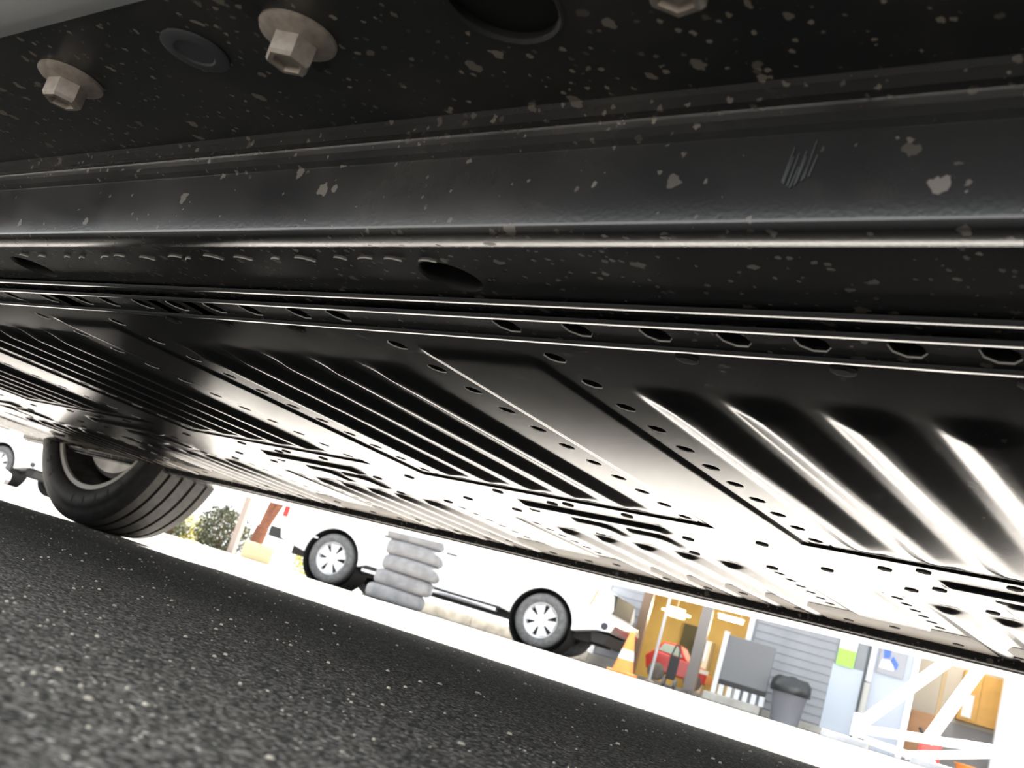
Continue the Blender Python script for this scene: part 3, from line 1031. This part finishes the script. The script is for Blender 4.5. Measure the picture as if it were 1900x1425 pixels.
# person-like dark figure beside the cone is a bin bag holder
t = fthing('hand_truck', 'black hand truck leaning before the red car', 'hand truck', -2.52, 16.1)
m = MB()
m.box(-.07, .07, 0, .05, .12, .46)
m.build('frame_panel', M_dark, t, bevel=.01)
m = MB(); m.tube((-.06, .02, .44), (-.03, .06, .62), .012); m.tube((.06, .02, .44), (.03, .06, .62), .012); m.tube((-.03, .06, .62), (.03, .06, .62), .012); m.build('handle', M_dark, t)
for x in (-.08, .08):
    m = MB(); m.lathe([(.0001, -.02), (.07, -.02), (.075, 0), (.07, .02), (.0001, .02)], 'x', 20, c=(x, .05, .075)); m.build('wheel', M_wtire, t, smooth=40)
m = MB(); m.box(-.09, .09, -.10, .02, .01, .025); m.build('toe_plate', M_dark, t)

# dark board on feet
t = fthing('display_board', 'dark grey upright board on a row of small feet before the siding', 'board', -1.53, 16.0)
m = MB(); m.box(-.30, .37, -.03, .03, .33, .96); m.build('panel', mat('charcoal_panel', (.14, .145, .155), .6), t, bevel=.008)
m = MB(); m.box(-.37, -.30, -.05, .05, .121, 1.0); m.build('side_post', M_trimw, t, bevel=.006)
m = MB(); m.box(-.30, .37, -.05, .05, .26, .33); m.build('bottom_rail', M_dark, t, bevel=.006)
for i in range(6):
    m = MB(); m.box(-.27 + .115 * i, -.20 + .115 * i, -.07, .07, .121, .26); m.build('foot', M_trimw, t, bevel=.006)
t = tag(MB().box(0, .80, 0, .5, 0, .12).build('concrete_step', M_conc2, bevel=.02), 'low pale concrete step carrying the dark board', 'step')
t.location = G(-1.98, 15.78); t.rotation_euler = (0, 0, GA)
# trash can
t = fthing('trash_can', 'grey trash can with a black bag bulging over its rim', 'trash can', -.84, 15.9)
m = MB(); m.lathe([(.0001, 0), (.19, 0), (.24, .45), (.25, .46), (.25, .48)], 'z', 28); m.build('bin_body', mat('grey_bin', (.17, .175, .195), .5), t, smooth=40)
m = MB(); m.lathe([(.262, .40), (.275, .47), (.26, .55), (.20, .62), (.11, .60), (.05, .64), (.0001, .63)], 'z', 22); bag = m.build('bin_bag', mat('black_bag', (.018, .02, .022), .35), t, smooth=True)
for vv in bag.data.vertices:
    k = 1 + .07 * math.sin(vv.co.x * 60 + vv.co.z * 41) * math.cos(vv.co.y * 53)
    vv.co.x *= k; vv.co.y *= k
# signs
t = fthing('green_sign', 'white sign with a bright green lower half on the shop wall', 'sign', -.24, 16.74, z=1.02)
m = MB(); m.box(-.12, .12, 0, .02, 0, .24); m.build('green_field', mat('sign_green', (.30, .78, .08), .5), t)
m = MB(); m.box(-.12, .12, 0, .02, .24, .62); m.build('white_field', M_white, t)
t = fthing('blue_sign', 'grey square sign with a blue and white figure beside the pipe', 'sign', .32, 16.74, z=1.06)
m = MB(); m.box(-.13, .24, 0, .02, 0, .55); m.build('plate', mat('sign_grey', (.30, .31, .34), .5), t, bevel=.004)
m = MB(); m.prism([(-.06, .22), (.02, .24), (.02, .46), (-.04, .46), (-.08, .34)], -.006, .0); m.prism([(.03, .20), (.13, .10), (.15, .18), (.06, .28)], -.006, 0); m.build('blue_figure', mat('sign_blue', (.05, .13, .62), .5), t)
m = MB(); m.prism([(-.10, .08), (.10, .08), (.06, .21), (-.08, .20)], -.006, 0); m.build('white_figure', M_white, t)
# pipe with coil
t = fthing('drain_pipe', 'pale ribbed pipe running down the wall between the two signs', 'pipe', .115, 16.70)
m = MB(); m.tube((0, 0, .9), (0, 0, 3.1), .042, n=16); m.build('upper_pipe', M_trimw, t, smooth=True)
m = MB(); prf = []
for i in range(24):
    prf += [(.040, .22 + .028 * i), (.050, .22 + .028 * i + .014)]
m.lathe(prf, 'z', 16); m.build('ribbed_hose', mat('hose_grey', (.50, .50, .47), .6), t, smooth=True)
m = MB(); m.box(-.055, .055, -.05, .06, 0, .22); m.build('drain_box', M_trimw, t, bevel=.008)

# white A-frame stand
t = fthing('steel_stand', 'large white steel frame of crossed diagonal beams at the right', 'stand', .9, 12.8)
for p, q, w in (((-.80, 0, .24), (.02, 0, 1.25), .12), ((-.10, .25, .27), (.36, .25, 1.38), .13), ((-.80, -.05, .19), (.80, .0, .42), .09), ((-.30, 0, .06), (.78, 0, .42), .085), ((-.72, -.1, .10), (.0, .1, .06), .07), ((.18, .2, 1.14), (.55, .2, 1.22), .06)):
    m = MB(); m.beam(p, q, w, .08); m.build('beam', M_white, t, bevel=.008)
m = MB(); m.box(.66, .98, -.1, .1, 0, 1.7); m.build('upright', M_white, t, bevel=.01)
m = MB(); m.box(-.88, -.74, -.1, .1, .10, .34); m.build('foot_block', M_white, t, bevel=.01)
m = MB(); m.lathe([(.0001, 0), (.07, 0), (.07, .10), (.0001, .10)], 'z', 16, c=(-.72, 0, 0)); m.lathe([(.0001, 0), (.07, 0), (.07, .06), (.0001, .06)], 'z', 16, c=(.02, 0, 0)); m.build('floor_pad', M_trimg, t)
# wheel stops
for (u, v, lb) in ((-.02, 12.2, 'pale concrete wheel stop left of the white frame foot'), (.86, 12.0, 'pale concrete wheel stop nearest the right picture edge')):
    m = MB(); m.prism([(-.07, 0), (-.05, .075), (.05, .075), (.07, 0)], -.24, .24, 'yz')
    o = m.build('wheel_stop', noisy('stop_concrete', (.40, .41, .43), (.30, .31, .33), 8, .85), None, bevel=.01)
    o.location = G(u, v); o.rotation_euler = (0, 0, GA); tag(o, lb, 'wheel stop', 'wheel stops')
# red can, orange tub, brown door leaf, orange shelf unit in the side bay
t = fthing('fuel_can', 'bright red fuel can behind the white frame', 'can', .98, 15.2)
m = MB(); m.box(-.13, .13, -.08, .08, 0, .34); m.build('body', mat('red_plastic', (.80, .04, .03), .4), t, bevel=.03)
m = MB(); m.tube((-.08, 0, .34), (-.16, 0, .45), .022); m.tube((-.02, 0, .36), (.1, 0, .36), .015); m.build('spout', M_dark, t)
t = fthing('orange_tub', 'low orange tub on the dark floor behind the white frame', 'tub', 1.55, 15.6)
m = MB(); m.lathe([(.0001, 0), (.18, 0), (.22, .16), (.21, .16), (.17, .02), (.0001, .02)], 'z', 24); m.build('shell', M_cone, t, smooth=40)
m = MB(); m.lathe([(.215, .15), (.235, .155), (.235, .17), (.21, .165)], 'z', 24, closed=True); m.build('rim', M_cone, t)
t = fthing('brown_cabinet', 'brown wooden cabinet inside the right-hand bay of the shop', 'cabinet', .98, 17.4, z=.032)
m = MB(); m.box(-.22, .22, 0, .3, 0, .70); m.build('carcass', noisy('brown_wood', (.42, .22, .10), (.34, .17, .08), 5, .6), t, bevel=.01)
m = MB(); m.box(-.20, .20, -.015, 0, .05, .66); m.build('door', MATS['brown_wood'], t, bevel=.005)
m = MB(); m.tube((.14, -.03, .30), (.14, -.03, .42), .008); m.build('handle', M_chrome, t)
t = fthing('wooden_hutch', 'orange wooden wall cupboard in the right-hand bay', 'cupboard', 1.70, 18.2, z=.80)
m = MB(); m.box(-.25, .30, 0, .3, 0, .75); m.build('carcass', noisy('orange_wood', (.72, .40, .10), (.60, .33, .08), 5, .55), t, bevel=.01)
m = MB(); m.box(-.23, .02, -.015, 0, .03, .72); m.build('door', MATS['orange_wood'], t, bevel=.005)
m = MB(); m.box(-.20, -.06, -.03, -.016, .06, .40); m.build('paper_notice', M_white, t)

# ------------------------------------------------------------------ left background: shrubs, post, second vehicle
M_leaf = noisy('shrub_leaves', (.07, .075, .03), (.03, .035, .015), 12, .7)
M_leaf2 = noisy('yellow_leaves', (.42, .38, .07), (.22, .22, .05), 12, .7)
M_bark = noisy('red_bark', (.22, .08, .04), (.13, .05, .03), 12, .8)
def shrub(label, u, v, rx, rz, m_, seed, dens=900):
    rnd = random.Random(seed)
    t = bg('shrub', label, 'shrub', u, v, 0, 'shrubs beyond the lot')
    mb = MB()
    for _ in range(dens):
        a, b = rnd.random() * 2 * PI, math.acos(rnd.uniform(-1, 1))
        r = rnd.uniform(.55, 1.0)
        p = Vector((rx * r * math.sin(b) * math.cos(a), rx * r * math.sin(b) * math.sin(a), max(.02, rz * (.40 + .6 * r * math.cos(b)))))
        d = Vector((rnd.uniform(-1, 1), rnd.uniform(-1, 1), rnd.uniform(-.3, 1))).normalized()
        s_ = d.orthogonal().normalized()
        l = rnd.uniform(.04, .09)
        mb.add([p, p + d * l * .5 + s_ * l * .25, p + d * l, p + d * l * .5 - s_ * l * .25], [(0, 1, 2, 3)])
    tag(mb.build('foliage', m_, t), kind='stuff')
    mb = MB()
    for i in range(5):
        mb.tube((0, 0, 0), (rx * .5 * math.cos(i * 1.3), rx * .5 * math.sin(i * 1.3), rz * .7), .02, .008, n=6)
    mb.build('stems', M_bark, t)
shrub('dark olive shrub left of the pale post', -11.95, 18.4, .55, .85, M_leaf, 3, 3500)
shrub('yellowish shrub between the car tire and the pale post', -12.9, 18.6, .42, .55, M_leaf2, 4)
shrub('olive shrub right behind the rear bumper of the white truck', -10.35, 19.4, .5, .6, M_leaf2, 5)
shrub('low dark shrub nearest the raised car tire', -12.6, 17.6, .36, .35, M_leaf, 6)
t = bg('post', 'pale square post standing behind the white truck tail', 'post', -11.25, 17.8)
m = MB(); m.box(-.06, .06, -.06, .06, 0, 1.9); m.build('shaft', mat('pink_post', (.30, .25, .22), .7), t, bevel=.008)
m = MB(); m.box(-.08, .08, -.08, .08, 1.9, 1.94); m.build('cap', MATS['pink_post'], t)
t = bg('tree_trunk', 'reddish brown forked tree trunk behind the white truck tail', 'tree', -12.02, 19.7)
m = MB(); m.tube((0, 0, 0), (.10, 0, .7), .17, .13, n=14); m.tube((.10, 0, .65), (.25, .3, 1.6), .10, .06, n=12); m.tube((.08, 0, .65), (.05, .2, 1.7), .09, .05, n=12)
m.build('bark', M_bark, t, smooth=True)
rnd = random.Random(11)
m = MB()
for _ in range(900):
    c = Vector((rnd.choice((.05, .25)), .5, 1.9)); p = c + Vector((rnd.gauss(0, .3), rnd.gauss(0, .3), rnd.gauss(0, .22)))
    d = Vector((rnd.uniform(-1, 1), rnd.uniform(-1, 1), rnd.uniform(-1, 1))).normalized(); s_ = d.orthogonal().normalized(); l = .1
    m.add([p, p + d * l * .5 + s_ * l * .25, p + d * l, p + d * l * .5 - s_ * l * .25], [(0, 1, 2, 3)])
tag(m.build('foliage', M_leaf2, t), kind='stuff')
t = bg('cardboard_box', 'pale yellow carton on the ground behind the white truck', 'box', -10.0, 16.6)
m = MB(); m.box(-.3, .3, 0, .4, 0, .30); m.build('carton', mat('carton', (.62, .52, .30), .8), t, bevel=.01)
m = MB(); m.box(-.03, .03, -.004, .404, .296, .304); m.build('tape', M_tan, t)
t = bg('blue_barrel', 'blue barrel seen between the raised car tire and the shrubs', 'barrel', -13.4, 17.9)
m = MB(); m.lathe([(.0001, 0), (.26, 0), (.28, .2), (.27, .22), (.29, .42), (.27, .62), (.0001, .62)], 'z', 28); m.build('drum', mat('blue_plastic', (.10, .18, .42), .45), t, smooth=40)
m = MB(); m.lathe([(.27, .60), (.30, .605), (.30, .64), (.0001, .645)], 'z', 28); m.build('lid', MATS['blue_plastic'], t)
pickup('pickup_truck', 'white truck far left, its wheel peeking out behind the raised car front tire', -19.1, 17.9)

# added ceiling lamp that brightens the right-hand bay
t = fthing('tube_lamp', 'white ceiling lamp added to brighten the right-hand bay of the shop', 'lamp', 1.3, 17.6, z=2.3)
m = MB(); m.box(-.3, .3, -.05, .05, 0, .05); m.build('diffuser', MATS['tube_glow'], t, bevel=.01)
m = MB(); m.box(-.32, .32, -.06, .06, .05, .09); m.build('housing', M_trimw, t)
pl = bpy.data.lights.new('bay_fill_light', 'POINT'); pl.energy = 40; pl.color = (1, .95, .85); pl.shadow_soft_size = .2
po = bpy.data.objects.new('bay_fill_light', pl); COL.objects.link(po); po.parent = t; po.location = (0, 0, -.2)
# grey rocks beside the far left truck
M_rock = noisy('grey_rock', (.30, .28, .30), (.16, .15, .16), 5, .9, bump=.3)
for i, (u, v, r, lb) in enumerate(((-16.55, 17.2, .24, 'largest grey rock left of the raised car tire'), (-16.95, 17.0, .17, 'middle-sized grey rock beside the far left truck'), (-16.25, 16.9, .13, 'smallest grey rock against the raised car tire'))):
    rnd = random.Random(40 + i)
    me = bpy.data.meshes.new('rock'); bm = bmesh.new()
    bmesh.ops.create_icosphere(bm, subdivisions=2, radius=r)
    for vv in bm.verts:
        vv.co *= rnd.uniform(.85, 1.12); vv.co.z = max(vv.co.z * .8 + r * .45, 0)
    bm.to_mesh(me); bm.free(); me.materials.append(M_rock)
    o = link('rock', me, None, G(u, v), GA); tag(o, lb, 'rock', 'rocks at the left')
